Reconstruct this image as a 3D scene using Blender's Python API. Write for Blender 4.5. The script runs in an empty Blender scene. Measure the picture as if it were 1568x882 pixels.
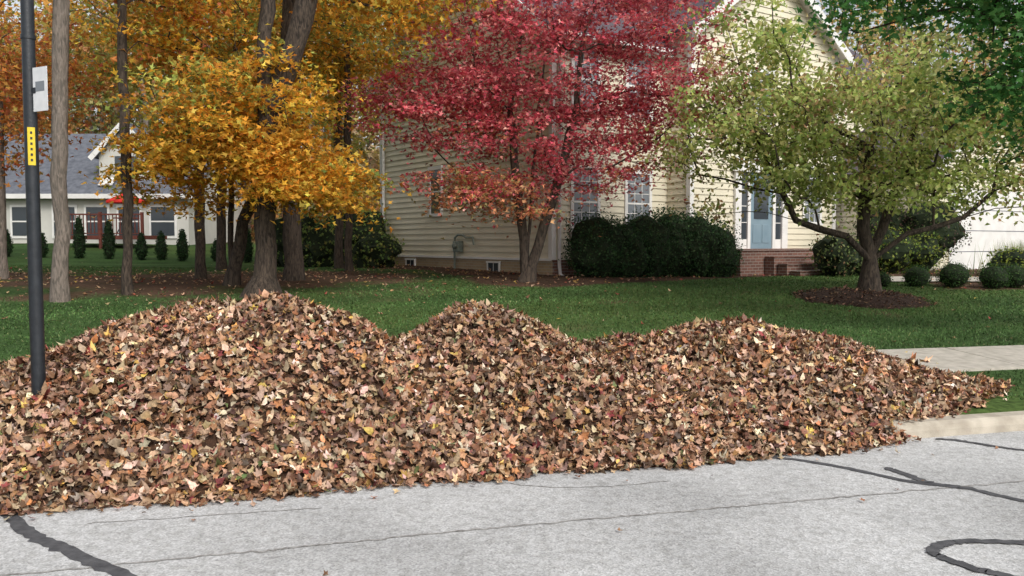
import bpy, math, random, bmesh
import numpy as np
from mathutils import Vector, noise
rng=np.random.default_rng(7); random.seed(7)
S=bpy.context.scene; COL=S.collection
R=math.radians

# ---------------------------------------------------------------- world / light
w=bpy.data.worlds.new("World"); S.world=w; w.use_nodes=True
nt=w.node_tree; nt.nodes.clear()
sky=nt.nodes.new('ShaderNodeTexSky'); sky.sky_type='NISHITA'; sky.sun_disc=False
sky.sun_elevation=R(42); sky.sun_rotation=R(150); sky.air_density=1.0; sky.dust_density=4.0
hs=nt.nodes.new('ShaderNodeHueSaturation'); hs.inputs['Saturation'].default_value=0.28; hs.inputs['Value'].default_value=1.3
bg=nt.nodes.new('ShaderNodeBackground'); bg.inputs[1].default_value=0.15
out=nt.nodes.new('ShaderNodeOutputWorld')
nt.links.new(sky.outputs[0],hs.inputs['Color']); nt.links.new(hs.outputs[0],bg.inputs[0]); nt.links.new(bg.outputs[0],out.inputs[0])
sd=bpy.data.lights.new('sun','SUN'); sd.energy=1.4; sd.angle=R(18); sd.color=(1,.97,.92)
so=bpy.data.objects.new('sun',sd); COL.objects.link(so)
so.rotation_euler=(R(48),0,R(30))
S.view_settings.view_transform='Standard'; S.view_settings.look='None'; S.view_settings.exposure=0

# ---------------------------------------------------------------- materials
def newmat(name):
    m=bpy.data.materials.new(name); m.use_nodes=True
    n=m.node_tree.nodes; return m,n,m.node_tree.links,n['Principled BSDF']
def noisy(name,c1,c2,scale=8,rough=.8,bump=.0,bscale=None,detail=6,spec=.3,c3=None):
    m,n,l,b=newmat(name)
    tc=n.new('ShaderNodeTexCoord'); t=n.new('ShaderNodeTexNoise'); t.inputs['Scale'].default_value=scale; t.inputs['Detail'].default_value=detail
    l.new(tc.outputs['Object'],t.inputs['Vector'])
    r=n.new('ShaderNodeValToRGB'); r.color_ramp.elements[0].position=.32; r.color_ramp.elements[1].position=.68
    r.color_ramp.elements[0].color=(*c1,1); r.color_ramp.elements[1].color=(*c2,1)
    l.new(t.outputs['Fac'],r.inputs[0]); l.new(r.outputs[0],b.inputs['Base Color'])
    b.inputs['Roughness'].default_value=rough; b.inputs['Specular IOR Level'].default_value=spec
    if bump:
        t2=n.new('ShaderNodeTexNoise'); t2.inputs['Scale'].default_value=bscale or scale*3; t2.inputs['Detail'].default_value=5
        l.new(tc.outputs['Object'],t2.inputs['Vector'])
        bp=n.new('ShaderNodeBump'); bp.inputs['Strength'].default_value=bump; bp.inputs['Distance'].default_value=.02
        l.new(t2.outputs['Fac'],bp.inputs['Height']); l.new(bp.outputs[0],b.inputs['Normal'])
    return m
def barkm(name,c1,c2):
    m,n,l,b=newmat(name); tc=n.new('ShaderNodeTexCoord'); mp=n.new('ShaderNodeMapping'); mp.inputs['Scale'].default_value=(1,1,.22)
    l.new(tc.outputs['Object'],mp.inputs[0]); t=n.new('ShaderNodeTexNoise'); t.inputs['Scale'].default_value=30; t.inputs['Detail'].default_value=8; l.new(mp.outputs[0],t.inputs['Vector'])
    t.inputs['Distortion'].default_value=.8
    r=n.new('ShaderNodeValToRGB'); r.color_ramp.elements[0].position=.36; r.color_ramp.elements[1].position=.64
    r.color_ramp.elements[0].color=(*c1,1); r.color_ramp.elements[1].color=(*c2,1); l.new(t.outputs['Fac'],r.inputs[0]); l.new(r.outputs[0],b.inputs['Base Color'])
    b.inputs['Roughness'].default_value=.95; bp=n.new('ShaderNodeBump'); bp.inputs['Strength'].default_value=1; bp.inputs['Distance'].default_value=.03
    l.new(t.outputs['Fac'],bp.inputs['Height']); l.new(bp.outputs[0],b.inputs['Normal']); return m
def leafmat(name,trans=.35,rough=.55,spec=.25,tex=False):
    m,n,l,b=newmat(name)
    a=n.new('ShaderNodeAttribute'); a.attribute_name='Col'; src=a.outputs['Color']
    if tex:
        tc=n.new('ShaderNodeTexCoord'); t=n.new('ShaderNodeTexNoise'); t.inputs['Scale'].default_value=55
        l.new(tc.outputs['Object'],t.inputs['Vector'])
        mp=n.new('ShaderNodeMapRange'); mp.inputs[1].default_value=.3; mp.inputs[2].default_value=.7; mp.inputs[3].default_value=.7; mp.inputs[4].default_value=1.25
        l.new(t.outputs['Fac'],mp.inputs[0])
        mx=n.new('ShaderNodeVectorMath'); mx.operation='SCALE'
        l.new(a.outputs['Color'],mx.inputs[0]); l.new(mp.outputs[0],mx.inputs['Scale']); src=mx.outputs[0]
    l.new(src,b.inputs['Base Color']); b.inputs['Roughness'].default_value=rough; b.inputs['Specular IOR Level'].default_value=spec
    if trans:
        tr=n.new('ShaderNodeBsdfTranslucent'); l.new(src,tr.inputs[0])
        ms=n.new('ShaderNodeMixShader'); ms.inputs[0].default_value=trans
        l.new(b.outputs[0],ms.inputs[1]); l.new(tr.outputs[0],ms.inputs[2]); l.new(ms.outputs[0],n['Material Output'].inputs[0])
    return m
M_leaf=leafmat('tree_leaf',.45,.6,.2); M_dry=leafmat('dry_leaf',0,.5,.28,True); M_grassb=leafmat('grass_blade',0,.6,.2)
M_bark=barkm('bark_dark',(.018,.013,.009),(.085,.062,.045))
M_barkg=barkm('bark_grey',(.10,.085,.07),(.22,.18,.15))
M_gapshade=noisy('leaf_gap_shade',(.02,.011,.007),(.09,.045,.025),18,1,.8,40)  # dark brown pile core; its colour paints the shade in gaps between leaves
M_conc=noisy('concrete',(.36,.33,.28),(.52,.48,.42),9,.9,.25,120)
M_curb=noisy('curb_concrete',(.34,.30,.24),(.50,.45,.37),6,.9,.3,90)
M_trim=noisy('white_trim',(.66,.65,.62),(.76,.75,.72),3,.5)
M_side=noisy('cream_siding',(.62,.575,.435),(.69,.64,.50),1.3,.55)
M_side2=noisy('pale_siding',(.50,.49,.45),(.58,.57,.52),1.3,.6)
M_black=noisy('black_paint',(.010,.013,.017),(.02,.024,.03),20,.4,.1,60,spec=.5)
M_roof=noisy('shingles',(.06,.052,.062),(.13,.11,.125),22,.95,.5,40)
M_roofg=noisy('shingles_grey',(.085,.092,.11),(.15,.16,.185),5,.95,.4,40)
M_tar=noisy('tar_seal',(.055,.055,.06),(.11,.11,.115),14,.75,.2,80)
M_joint=noisy('joint_dirt',(.17,.16,.15),(.42,.41,.39),25,.9)
M_red=noisy('red_canvas',(.5,.02,.015),(.65,.04,.025),8,.8)
M_deck=noisy('deck_stain',(.10,.03,.022),(.17,.05,.035),12,.8)
M_door=noisy('blue_grey_door',(.17,.25,.30),(.21,.29,.34),3,.4)
M_meter=noisy('meter_paint',(.16,.2,.17),(.24,.28,.24),12,.6)
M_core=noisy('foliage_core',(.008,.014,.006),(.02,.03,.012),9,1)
M_yellow=noisy('yellow_tag',(.62,.46,.03),(.72,.55,.05),20,.5)
M_sign=noisy('sign_white',(.6,.62,.63),(.72,.73,.74),12,.4)
M_text=noisy('tag_text',(.02,.02,.02),(.05,.05,.05),20,.6)
def glassm(name,c,r=.06):
    m,n,l,b=newmat(name); b.inputs['Base Color'].default_value=(*c,1); b.inputs['Roughness'].default_value=r; b.inputs['Specular IOR Level'].default_value=.7
    t=n.new('ShaderNodeTexNoise'); t.inputs['Scale'].default_value=2; bp=n.new('ShaderNodeBump'); bp.inputs['Strength'].default_value=.05
    l.new(t.outputs['Fac'],bp.inputs['Height']); l.new(bp.outputs[0],b.inputs['Normal']); return m
M_glass=glassm('window_glass',(.05,.06,.07)); M_blind=glassm('window_blind_glass',(.17,.19,.21),.2)
def brickm(name,c1,c2,mort):
    m,n,l,b=newmat(name); tc=n.new('ShaderNodeTexCoord')
    sx=n.new('ShaderNodeSeparateXYZ'); cx=n.new('ShaderNodeCombineXYZ'); ad=n.new('ShaderNodeMath'); ad.operation='ADD'
    l.new(tc.outputs['Object'],sx.inputs[0]); l.new(sx.outputs[0],ad.inputs[0]); l.new(sx.outputs[1],ad.inputs[1]); l.new(ad.outputs[0],cx.inputs[0]); l.new(sx.outputs[2],cx.inputs[1])
    t=n.new('ShaderNodeTexBrick'); t.inputs['Color1'].default_value=(*c1,1); t.inputs['Color2'].default_value=(*c2,1); t.inputs['Mortar'].default_value=(*mort,1)
    t.inputs['Scale'].default_value=1; t.inputs['Brick Width'].default_value=.21; t.inputs['Row Height'].default_value=.072; t.inputs['Mortar Size'].default_value=.008
    l.new(cx.outputs[0],t.inputs['Vector']); l.new(t.outputs['Color'],b.inputs['Base Color']); b.inputs['Roughness'].default_value=.9; return m
M_brick=brickm('brick_red',(.20,.09,.065),(.13,.06,.045),(.25,.22,.19))
M_brickt=brickm('brick_tan',(.38,.29,.17),(.30,.22,.13),(.36,.32,.25))

def roadm():
    m,n,l,b=newmat('road_surface'); tc=n.new('ShaderNodeTexCoord')
    def N(s,d=5):
        t=n.new('ShaderNodeTexNoise'); t.inputs['Scale'].default_value=s; t.inputs['Detail'].default_value=d; l.new(tc.outputs['Object'],t.inputs['Vector']); return t
    a=N(.7,7); r=n.new('ShaderNodeValToRGB'); r.color_ramp.elements[0].position=.35; r.color_ramp.elements[1].position=.65
    r.color_ramp.elements[0].color=(.39,.39,.385,1); r.color_ramp.elements[1].color=(.57,.57,.565,1); l.new(a.outputs['Fac'],r.inputs[0])
    v=n.new('ShaderNodeTexVoronoi'); v.inputs['Scale'].default_value=95; l.new(tc.outputs['Object'],v.inputs['Vector'])
    r2=n.new('ShaderNodeValToRGB'); r2.color_ramp.elements[0].color=(.45,.45,.45,1); r2.color_ramp.elements[1].color=(1.3,1.3,1.3,1)
    l.new(v.outputs['Color'],r2.inputs[0])
    mx=n.new('ShaderNodeMixRGB'); mx.blend_type='MULTIPLY'; mx.inputs[0].default_value=.75; l.new(r.outputs[0],mx.inputs[1]); l.new(r2.outputs[0],mx.inputs[2])
    c=N(14,8); r3=n.new('ShaderNodeValToRGB'); r3.color_ramp.elements[0].position=.35; r3.color_ramp.elements[1].position=.55
    r3.color_ramp.elements[0].color=(.84,.835,.82,1); r3.color_ramp.elements[1].color=(1.04,1.04,1.04,1); l.new(c.outputs['Fac'],r3.inputs[0])
    m2=n.new('ShaderNodeMixRGB'); m2.blend_type='MULTIPLY'; m2.inputs[0].default_value=1; l.new(mx.outputs[0],m2.inputs[1]); l.new(r3.outputs[0],m2.inputs[2])
    # small dark pits
    v2=n.new('ShaderNodeTexVoronoi'); v2.inputs['Scale'].default_value=28; l.new(tc.outputs['Object'],v2.inputs['Vector'])
    r4=n.new('ShaderNodeValToRGB'); r4.color_ramp.elements[0].position=.05; r4.color_ramp.elements[1].position=.14
    r4.color_ramp.elements[0].color=(.6,.59,.57,1); r4.color_ramp.elements[1].color=(1,1,1,1); l.new(v2.outputs['Distance'],r4.inputs[0])
    m3=n.new('ShaderNodeMixRGB'); m3.blend_type='MULTIPLY'; m3.inputs[0].default_value=1; l.new(m2.outputs[0],m3.inputs[1]); l.new(r4.outputs[0],m3.inputs[2])
    l.new(m3.outputs[0],b.inputs['Base Color']); b.inputs['Roughness'].default_value=.8
    bp=n.new('ShaderNodeBump'); bp.inputs['Strength'].default_value=.5; bp.inputs['Distance'].default_value=.004; l.new(v.outputs['Distance'],bp.inputs['Height']); l.new(bp.outputs[0],b.inputs['Normal'])
    return m
M_road=roadm()
def groundm():
    m,n,l,b=newmat('ground_surface'); tc=n.new('ShaderNodeTexCoord'); a=n.new('ShaderNodeAttribute'); a.attribute_name='Col'
    t=n.new('ShaderNodeTexNoise'); t.inputs['Scale'].default_value=14; t.inputs['Detail'].default_value=8; l.new(tc.outputs['Object'],t.inputs['Vector'])
    r=n.new('ShaderNodeValToRGB'); r.color_ramp.elements[0].position=.3; r.color_ramp.elements[1].position=.7
    r.color_ramp.elements[0].color=(.5,.5,.5,1); r.color_ramp.elements[1].color=(1.3,1.3,1.3,1); l.new(t.outputs['Fac'],r.inputs[0])
    mx=n.new('ShaderNodeMixRGB'); mx.blend_type='MULTIPLY'; mx.inputs[0].default_value=1; l.new(a.outputs['Color'],mx.inputs[1]); l.new(r.outputs[0],mx.inputs[2])
    l.new(mx.outputs[0],b.inputs['Base Color']); b.inputs['Roughness'].default_value=1; b.inputs['Specular IOR Level'].default_value=.1
    bp=n.new('ShaderNodeBump'); bp.inputs['Strength'].default_value=.6; bp.inputs['Distance'].default_value=.03; l.new(t.outputs['Fac'],bp.inputs['Height']); l.new(bp.outputs[0],b.inputs['Normal'])
    return m
M_ground=groundm()

# ---------------------------------------------------------------- mesh helpers
def link(o,parent=None):
    COL.objects.link(o)
    if parent: o.parent=parent
    return o
def mesh_obj(name,verts,faces,mat,parent=None,smooth=False):
    me=bpy.data.meshes.new(name); me.from_pydata([tuple(map(float,v)) for v in verts],[],[tuple(map(int,f)) for f in faces]); me.update()
    if mat: me.materials.append(mat)
    if smooth: me.polygons.foreach_set('use_smooth',[True]*len(me.polygons))
    return link(bpy.data.objects.new(name,me),parent)
def np_mesh(name,V,F,mat,cols=None,parent=None,smooth=False):
    k=F.shape[1]; me=bpy.data.meshes.new(name)
    me.vertices.add(len(V)); me.vertices.foreach_set('co',V.astype(np.float32).ravel())
    me.loops.add(F.size); me.loops.foreach_set('vertex_index',F.astype(np.int32).ravel())
    me.polygons.add(len(F)); me.polygons.foreach_set('loop_start',np.arange(0,F.size,k,dtype=np.int32)); me.polygons.foreach_set('loop_total',np.full(len(F),k,dtype=np.int32))
    if smooth: me.polygons.foreach_set('use_smooth',np.ones(len(F),dtype=bool))
    me.update(calc_edges=True)
    if cols is not None:
        ca=me.color_attributes.new('Col','FLOAT_COLOR','POINT'); c4=np.ones((len(V),4),np.float32); c4[:,:3]=np.clip(cols,0,1); ca.data.foreach_set('color',c4.ravel())
    me.materials.append(mat)
    return link(bpy.data.objects.new(name,me),parent)
def empty(name,loc=(0,0,0),rz=0):
    o=bpy.data.objects.new(name,None); o.location=loc; o.rotation_euler=(0,0,rz); o.empty_display_size=.3; COL.objects.link(o); return o
def box(name,par,lo,hi,mat,bev=0):
    x0,y0,z0=lo; x1,y1,z1=hi
    v=[(x0,y0,z0),(x1,y0,z0),(x1,y1,z0),(x0,y1,z0),(x0,y0,z1),(x1,y0,z1),(x1,y1,z1),(x0,y1,z1)]
    f=[(0,3,2,1),(4,5,6,7),(0,1,5,4),(1,2,6,5),(2,3,7,6),(3,0,4,7)]
    o=mesh_obj(name,v,f,mat,par)
    if bev:
        md=o.modifiers.new('b','BEVEL'); md.width=bev; md.segments=2
    return o
def beam(name,par,p,q,wd,ht,mat):
    p=Vector(p);q=Vector(q);d=(q-p).normalized(); s=d.cross(Vector((0,0,1)))
    if s.length<1e-3: s=Vector((1,0,0))
    s.normalize(); u=s.cross(d).normalized()
    v=[]
    for c in (p,q):
        for a,b in((-1,-1),(1,-1),(1,1),(-1,1)): v.append(c+s*a*wd/2+u*b*ht/2)
    return mesh_obj(name,v,[(0,3,2,1),(4,5,6,7),(0,1,5,4),(1,2,6,5),(2,3,7,6),(3,0,4,7)],mat,par)
def slab(name,par,pts,th,mat):
    pts=[Vector(p) for p in pts]; n=(pts[1]-pts[0]).cross(pts[2]-pts[0]).normalized()
    if n.z<0: n=-n
    k=len(pts); v=pts+[p-n*th for p in pts]
    f=[tuple(range(k)),tuple(range(2*k-1,k-1,-1))]+[(i,(i+1)%k,(i+1)%k+k,i+k) for i in range(k)]
    return mesh_obj(name,v,f,mat,par)
def tubes(chains,radii,seg=7,rough=0):
    Vs=[];Fs=[];off=0
    for P,r in zip(chains,radii):
        n=len(P)
        if n<2: continue
        T=np.gradient(P,axis=0); T/=np.linalg.norm(T,axis=1)[:,None]+1e-9
        ref=np.array([.31,.95,.05]) if abs(T[:,2]).mean()>.5 else np.array([.1,.2,.97])
        A=np.cross(T,ref); A/=np.linalg.norm(A,axis=1)[:,None]+1e-9; B=np.cross(T,A)
        th=np.linspace(0,2*np.pi,seg,endpoint=False)
        rr=r[:,None,None]*(1+(rough*rng.normal(size=(n,seg,1)) if rough else 0))
        ring=P[:,None]+rr*(np.cos(th)[None,:,None]*A[:,None]+np.sin(th)[None,:,None]*B[:,None])
        Vs.append(ring.reshape(-1,3))
        i=np.arange(n-1)[:,None]*seg; j=np.arange(seg)[None]; j2=(j+1)%seg
        Fs.append(np.stack([i+j,i+j2,i+seg+j2,i+seg+j],-1).reshape(-1,4)+off); off+=n*seg
    return np.concatenate(Vs),np.concatenate(Fs)
def tube(name,par,pts,rad,mat,seg=10):
    V,F=tubes([np.array(pts,float)],[np.full(len(pts),rad) if np.isscalar(rad) else np.array(rad,float)],seg)
    return np_mesh(name,V,F,mat,None,par,True)

# leaf templates
def T_maple():
    ang=[90,117,145,180,215,270,325,0,35,63]; rad=[1,.55,.92,.5,.62,.2,.62,.5,.92,.55]
    v=[(0,0,0)]+[(r*math.cos(R(a))*.5,r*math.sin(R(a))*.5,0) for a,r in zip(ang,rad)]
    f=[(0,i+1,(i+1)%10+1) for i in range(10)]
    k=len(v); v+=[(-.012,-.08,0),(.012,-.08,0),(.05,-.5,0)]; f+=[(k,k+2,k+1)]
    return np.array(v),np.array(f)
def T_oak():
    pr=[(0,-.5),(.14,-.3),(.24,-.14),(.18,-.02),(.3,.12),(.2,.34),(0,.52)]
    per=pr+[(-x,y) for x,y in pr[1:-1]][::-1]
    v=[(0,0,0)]+[(x,y,0) for x,y in per]; n=len(per)
    return np.array(v),np.array([(0,i+1,(i+1)%n+1) for i in range(n)])
def T_diam():
    return np.array([(0,-.5,0),(.3,-.02,.09),(0,.5,0),(-.3,-.02,.09)]),np.array([(0,1,2,3)])
def T_lobe():
    return np.array([(0,-.35,0),(.42,.12,.06),(.14,.08,0),(0,.55,.02),(-.14,.08,0),(-.42,.12,.06)]),np.array([(0,1,2),(0,2,3),(0,3,4),(0,4,5)])
MAPLE=T_maple();OAK=T_oak();DIAM=T_diam();LOBE=T_lobe()
def unit(a): return a/(np.linalg.norm(a,axis=1)[:,None]+1e-9)
def leaves(P,Nrm,size,tmpl,curl=0.0,cup=0.0):
    tv,tf=tmpl; N=len(P); Z=unit(Nrm); r=rng.normal(size=(N,3)); X=unit(np.cross(r,Z)); Y=np.cross(Z,X)
    L=np.repeat(tv[None],N,0)*size[:,None,None]
    L[:,:,0]*=rng.uniform(.75,1.1,N)[:,None]
    if curl:
        c1=rng.normal(cup,curl,N)[:,None]; c2=rng.normal(cup,curl,N)[:,None]; c3=rng.normal(0,curl,N)[:,None]
        s=size[:,None]; L[:,:,2]+= (c1*L[:,:,0]**2+c2*L[:,:,1]**2+c3*L[:,:,0]*L[:,:,1])/s*2
    V=P[:,None]+L[:,:,0:1]*X[:,None]+L[:,:,1:2]*Y[:,None]+L[:,:,2:3]*Z[:,None]
    F=tf[None]+(np.arange(N)*len(tv))[:,None,None]
    return V.reshape(-1,3),F.reshape(-1,tf.shape[1]),len(tv)
def leaf_obj(name,P,Nrm,size,col,tmpl,mat,curl=0,cup=0,parent=None):
    V,F,k=leaves(P,Nrm,size,tmpl,curl,cup)
    return np_mesh(name,V,F,mat,np.repeat(col,k,0),parent)
def palette(N,cols,wts,jit=.18):
    c=np.array(cols)[rng.choice(len(cols),N,p=np.array(wts)/sum(wts))]
    return np.clip(c*np.exp(rng.normal(0,jit,(N,1)))*np.exp(rng.normal(0,jit*.3,(N,3))),0,1)

# ---------------------------------------------------------------- terrain
EU=np.array([.9637,.267]); EV=np.array([-.267,.9637]); O=np.array([0,6.14])
def uv(x,y):
    dx=x-O[0]; dy=y-O[1]; return dx*EU[0]+dy*EU[1], dx*EV[0]+dy*EV[1]
def xy(u,v): return O[0]+u*EU[0]+v*EV[0], O[1]+u*EU[1]+v*EV[1]
def gz(x,y):
    u,v=uv(np.asarray(x,float),np.asarray(y,float))
    z=np.interp(v,[-400,-9.4,-9.3,.04,.14,12,24,34,60,110,400],[.5,.12,-.1,-.1,.122,.82,.95,1.55,2.2,14,30])
    return z+.03*np.sin(u*.5)*np.clip(v/6,0,1)
def fbm(x,y,s):
    return np.array([noise.fractal(Vector((float(a)*s,float(b)*s,3.3)),1,2,4) for a,b in zip(x,y)])
def lit_mask(x,y):
    m=np.zeros_like(x)
    m=np.maximum(m,np.clip(1.3-np.hypot((x+5.6)/4.3,(y-19.6)/3.6)*1.0,0,1)*1.8)
    m=np.maximum(m,np.clip(1.45-np.hypot((x+11)/8.5,(y-17.9)/4.2),0,1)*1.25)
    d1=np.array([-.574,.819]); wx=x-.95; wy=y-20.3
    t=wx*d1[0]+wy*d1[1]; s=-(wx*.819+wy*.574)
    m=np.maximum(m,((t>-2.6)&(t<9.5)&(s<1.8+.4*np.sin(t*1.3))&(s>-12)).astype(float)*2)
    m=np.maximum(m,(np.hypot(x-.4,y-18.4)<1.5).astype(float)*2)
    m=np.maximum(m,((x>9.3)&(y>18.0)&(y<30)).astype(float)*1.6)
    return m
GRASS=np.array([.048,.092,.027]); LIT=np.array([.085,.052,.034])
us_=np.concatenate([np.linspace(-450,-34,12)[:-1],np.arange(-34,38,.38),np.linspace(38,450,12)])
vs_=np.concatenate([np.linspace(-300,-9.4,8),[-9.3,-5,-.5,.04,.14,.4],np.arange(.7,34,.34),np.linspace(34,120,34)[1:],np.linspace(120,450,8)[1:]])
X,Y=np.meshgrid(us_,vs_); xf,yf=xy(X.ravel(),Y.ravel()); zf=gz(xf,yf)
nz=fbm(xf,yf,.9); nz2=fbm(xf,yf,.15)
mk=np.clip((lit_mask(xf,yf)+nz*.9-.5)*2.2,0,1)
vf=Y.ravel(); far=np.clip((vf-34)/8,0,1); mk=np.maximum(mk,far)
stripe=1+.10*np.sin(vf*2*np.pi/1.9)
gc=GRASS[None]*(1+.35*nz[:,None])*stripe[:,None]
wd=np.clip((nz2-.05)*3,0,1)[:,None]; gc=gc*(1-.35*wd)+np.array([.10,.13,.03])*.35*wd
cc=gc*(1-mk[:,None])+LIT*mk[:,None]*(1+.6*nz[:,None])
fc=np.array([.13,.085,.03]); cc=cc*(1-far[:,None])+fc*far[:,None]*(1+.8*nz[:,None])
nx=len(us_); ny=len(vs_); i,j=np.meshgrid(np.arange(nx-1),np.arange(ny-1)); a=(j*nx+i).ravel()
np_mesh('ground',np.stack([xf,yf,zf],1),np.stack([a,a+1,a+nx+1,a+nx],1),M_ground,cc,smooth=True)

def strip(name,v0,v1,z,mat,u0=-120,u1=120,step=4):
    us=np.arange(u0,u1+.1,step); V=[];F=[]
    for u in us:
        for v in (v0,v1): x,y=xy(u,v); V.append((x,y,z))
    for k in range(len(us)-1): F.append((2*k,2*k+2,2*k+3,2*k+1))
    return mesh_obj(name,V,F,mat)
strip('road',-9.25,.012,0,M_road)
def curb(name,sgn,vb):
    prof=[(0,-.05),(0,.06),(.015,.105),(.045,.128),(.16,.137),(.17,.05)]
    us=np.arange(-60,60.1,1.5); V=[];F=[];k=len(prof)
    for u in us:
        for a,b in prof:
            x,y=xy(u,vb+sgn*a); V.append((x,y,b))
    for q in range(len(us)-1):
        for p in range(k-1):
            a=q*k+p; F.append((a,a+k,a+k+1,a+1) if sgn>0 else (a,a+1,a+k+1,a+k))
    mesh_obj(name,V,F,M_curb)
curb('curb',1,0.0); curb('curb.001',-1,-9.24)
sv=[];sf=[]
for u in np.arange(-40,40,1.5):
    b=len(sv)
    for uu in (u+.01,u+1.49):
        for v in (1.75,2.95):
            x,y=xy(uu,v); z=float(gz(x,y))+.03; sv+= [(x,y,z),(x,y,z-.1)]
    sf+=[(b,b+4,b+6,b+2),(b,b+1,b+5,b+4),(b+2,b+6,b+7,b+3),(b,b+2,b+3,b+1),(b+4,b+5,b+7,b+6)]
mesh_obj('sidewalk',sv,sf,M_conc)

def ribbon(pts,wid,z,jit=.012,seed=1,sub=10):
    r=np.random.default_rng(seed); P=np.array(pts,float)
    t=np.linspace(0,len(P)-1,(len(P)-1)*sub+1)
    def cr(t):
        i=int(min(t,len(P)-1.0001)); f=t-i; p0=P[max(i-1,0)];p1=P[i];p2=P[i+1];p3=P[min(i+2,len(P)-1)]
        return .5*((2*p1)+(-p0+p2)*f+(2*p0-5*p1+4*p2-p3)*f*f+(-p0+3*p1-3*p2+p3)*f**3)
    C=np.array([cr(x) for x in t])+r.normal(0,jit*.5,(len(t),2)); T=np.gradient(C,axis=0);T/=np.linalg.norm(T,axis=1)[:,None]; Nn=np.stack([-T[:,1],T[:,0]],1)
    w1=wid/2*(1+r.normal(0,.14,len(t)));w2=wid/2*(1+r.normal(0,.14,len(t)))
    w1[0]=w1[-1]=w2[0]=w2[-1]=wid*.15
    V=[];F=[]
    for k in range(len(t)):
        V.append((*(C[k]+Nn[k]*w1[k]),z));V.append((*(C[k]-Nn[k]*w2[k]),z))
    for k in range(len(t)-1): F.append((2*k,2*k+1,2*k+3,2*k+2))
    return V,F
tarE=empty('road_crack_seal')
for k,(pts,wd) in enumerate([
 ([(-4.2,5.75),(-3.6,5.42),(-3.16,5.18),(-2.76,4.77),(-2.40,4.49),(-1.92,4.13),(-1.5,3.8),(-1.0,3.5)],.085),
 ([(1.7,6.55),(2.115,6.40),(2.45,6.12),(2.74,5.78),(3.045,5.63),(3.257,5.34),(3.6,5.05),(4.2,4.8)],.06),
 ([(2.72,6.14),(2.80,5.95),(2.86,5.76),(3.0,5.64)],.07),
 ([(3.55,7.05),(3.72,6.98),(3.9,6.78),(4.1,6.64),(4.6,6.4)],.05),
 ([(2.9,4.57),(2.574,4.61),(2.378,4.575),(2.24,4.46),(2.256,4.34),(2.36,4.19),(2.55,4.05),(2.9,4.0)],.065)]):
    V,F=ribbon(pts,wd,.004+.001*k,seed=k+3); mesh_obj('seal_%d'%k,V,F,M_tar,tarE)
V,F=ribbon([(-8,2.62),(-2.16,4.233),(-1.016,4.568),(.06,4.88),(1.274,5.2),(2.41,5.5),(5,6.2),(9,7.3)],.018,.0035,.014,9,40); mesh_obj('pavement_joint',V,F,M_joint,tarE)
for k in range(2):
    V,F=ribbon([(-2.5+k*2.3,4.9+k*.9),(-1.9+k*2.3,5.05+k*.6),(-1.2+k*2.3,5.2+k*.6)],.01,.0032,.02,30+k,14); mesh_obj('hairline_%d'%k,V,F,M_joint,tarE)

# ---------------------------------------------------------------- leaf pile
CU=[-12,-9,-6,-4.6,-3.8,-3.43,-3.07,-2.63,-2.2,-1.7,-1.25,-.95,-.62,-.3,.1,.4,.8,1.33,1.9,2.6,3.1,3.6,4.26,4.8,5.2,5.55]
CH=[0,.3,.5,.56,.62,.75,.92,1.02,1.03,1.07,1.08,.93,.66,.86,1.04,1.03,.86,.56,.72,.84,.78,.68,.55,.38,.2,.06]
def pile(u,v):
    cr=np.interp(u,CU,CH)
    v0=np.interp(u,[-12,-9,-4,-2.6,-1.7,-.7,.3,1.5,2.4,3.2,3.5,4.0,4.5,5.2,5.6],[.4,0,-.2,-.26,-.30,-.22,-.28,-.30,-.25,-.14,.0,.2,.4,.78,1.15])+.04*np.sin(u*4.1)+.025*np.sin(u*9.3)
    vc=2.0+.12*np.sin(u*1.9); v1=np.interp(u,[-12,-9,4,5.1,5.6],[2,3.9,3.9,3.0,2.0])
    x,y=xy(u,v); base=np.where(v<.0,0,np.maximum(gz(x,y),.0))
    s=np.clip((v-v0)/(vc-v0),0,1); sb=np.clip((v1-v)/(v1-vc),0,1)
    f=np.where(v<vc,1-(1-s)**1.5,.5-.5*np.cos(np.pi*sb))
    zmin=np.where((u<3.35)&(v<.6)&(v>v0),.19*np.clip((v-v0)/.22,0,1),0)
    return base,np.maximum(base+np.maximum(cr-base,.02)*f,zmin),f
us=np.arange(-11,5.8,.08); vs=np.arange(-.48,4.1,.08); dg=.08
U,Vv=np.meshgrid(us,vs); uf=U.ravel(); vf2=Vv.ravel()
base,pz,pf=pile(uf,vf2)
def lump(a,b):
    q=noise.noise(Vector((a*1.9+3,b*1.9,5))); return .10*noise.fractal(Vector((a*.95,b*.95,1.7)),1,2,3)-.15*max(0,q-.12)+.08*(.35-abs(noise.noise(Vector((a*1.3,b*1.3,9)))))
pl=np.array([lump(a,b) for a,b in zip(uf,vf2)])
pz=pz+np.where(pl>0,pl*np.clip(pf*3,0,1),pl*np.clip((pf-.2)*2.5,0,1))-.02*np.clip(pf*2,0,1)
pzg=pz.reshape(U.shape); pfg=pf.reshape(U.shape); gu=np.gradient(pzg,dg,axis=1);gv=np.gradient(pzg,dg,axis=0)
px,py=xy(uf,vf2); low=np.where(pf<=.01,-.14,-.035)
n1=len(us);n2=len(vs); i,j=np.meshgrid(np.arange(n1-1),np.arange(n2-1)); a=(j*n1+i).ravel()
pileE=empty('leaf_pile')
np_mesh('pile_core',np.stack([px,py,pz+low],1),np.stack([a,a+1,a+n1+1,a+n1],1),M_gapshade,parent=pileE,smooth=True)
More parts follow.
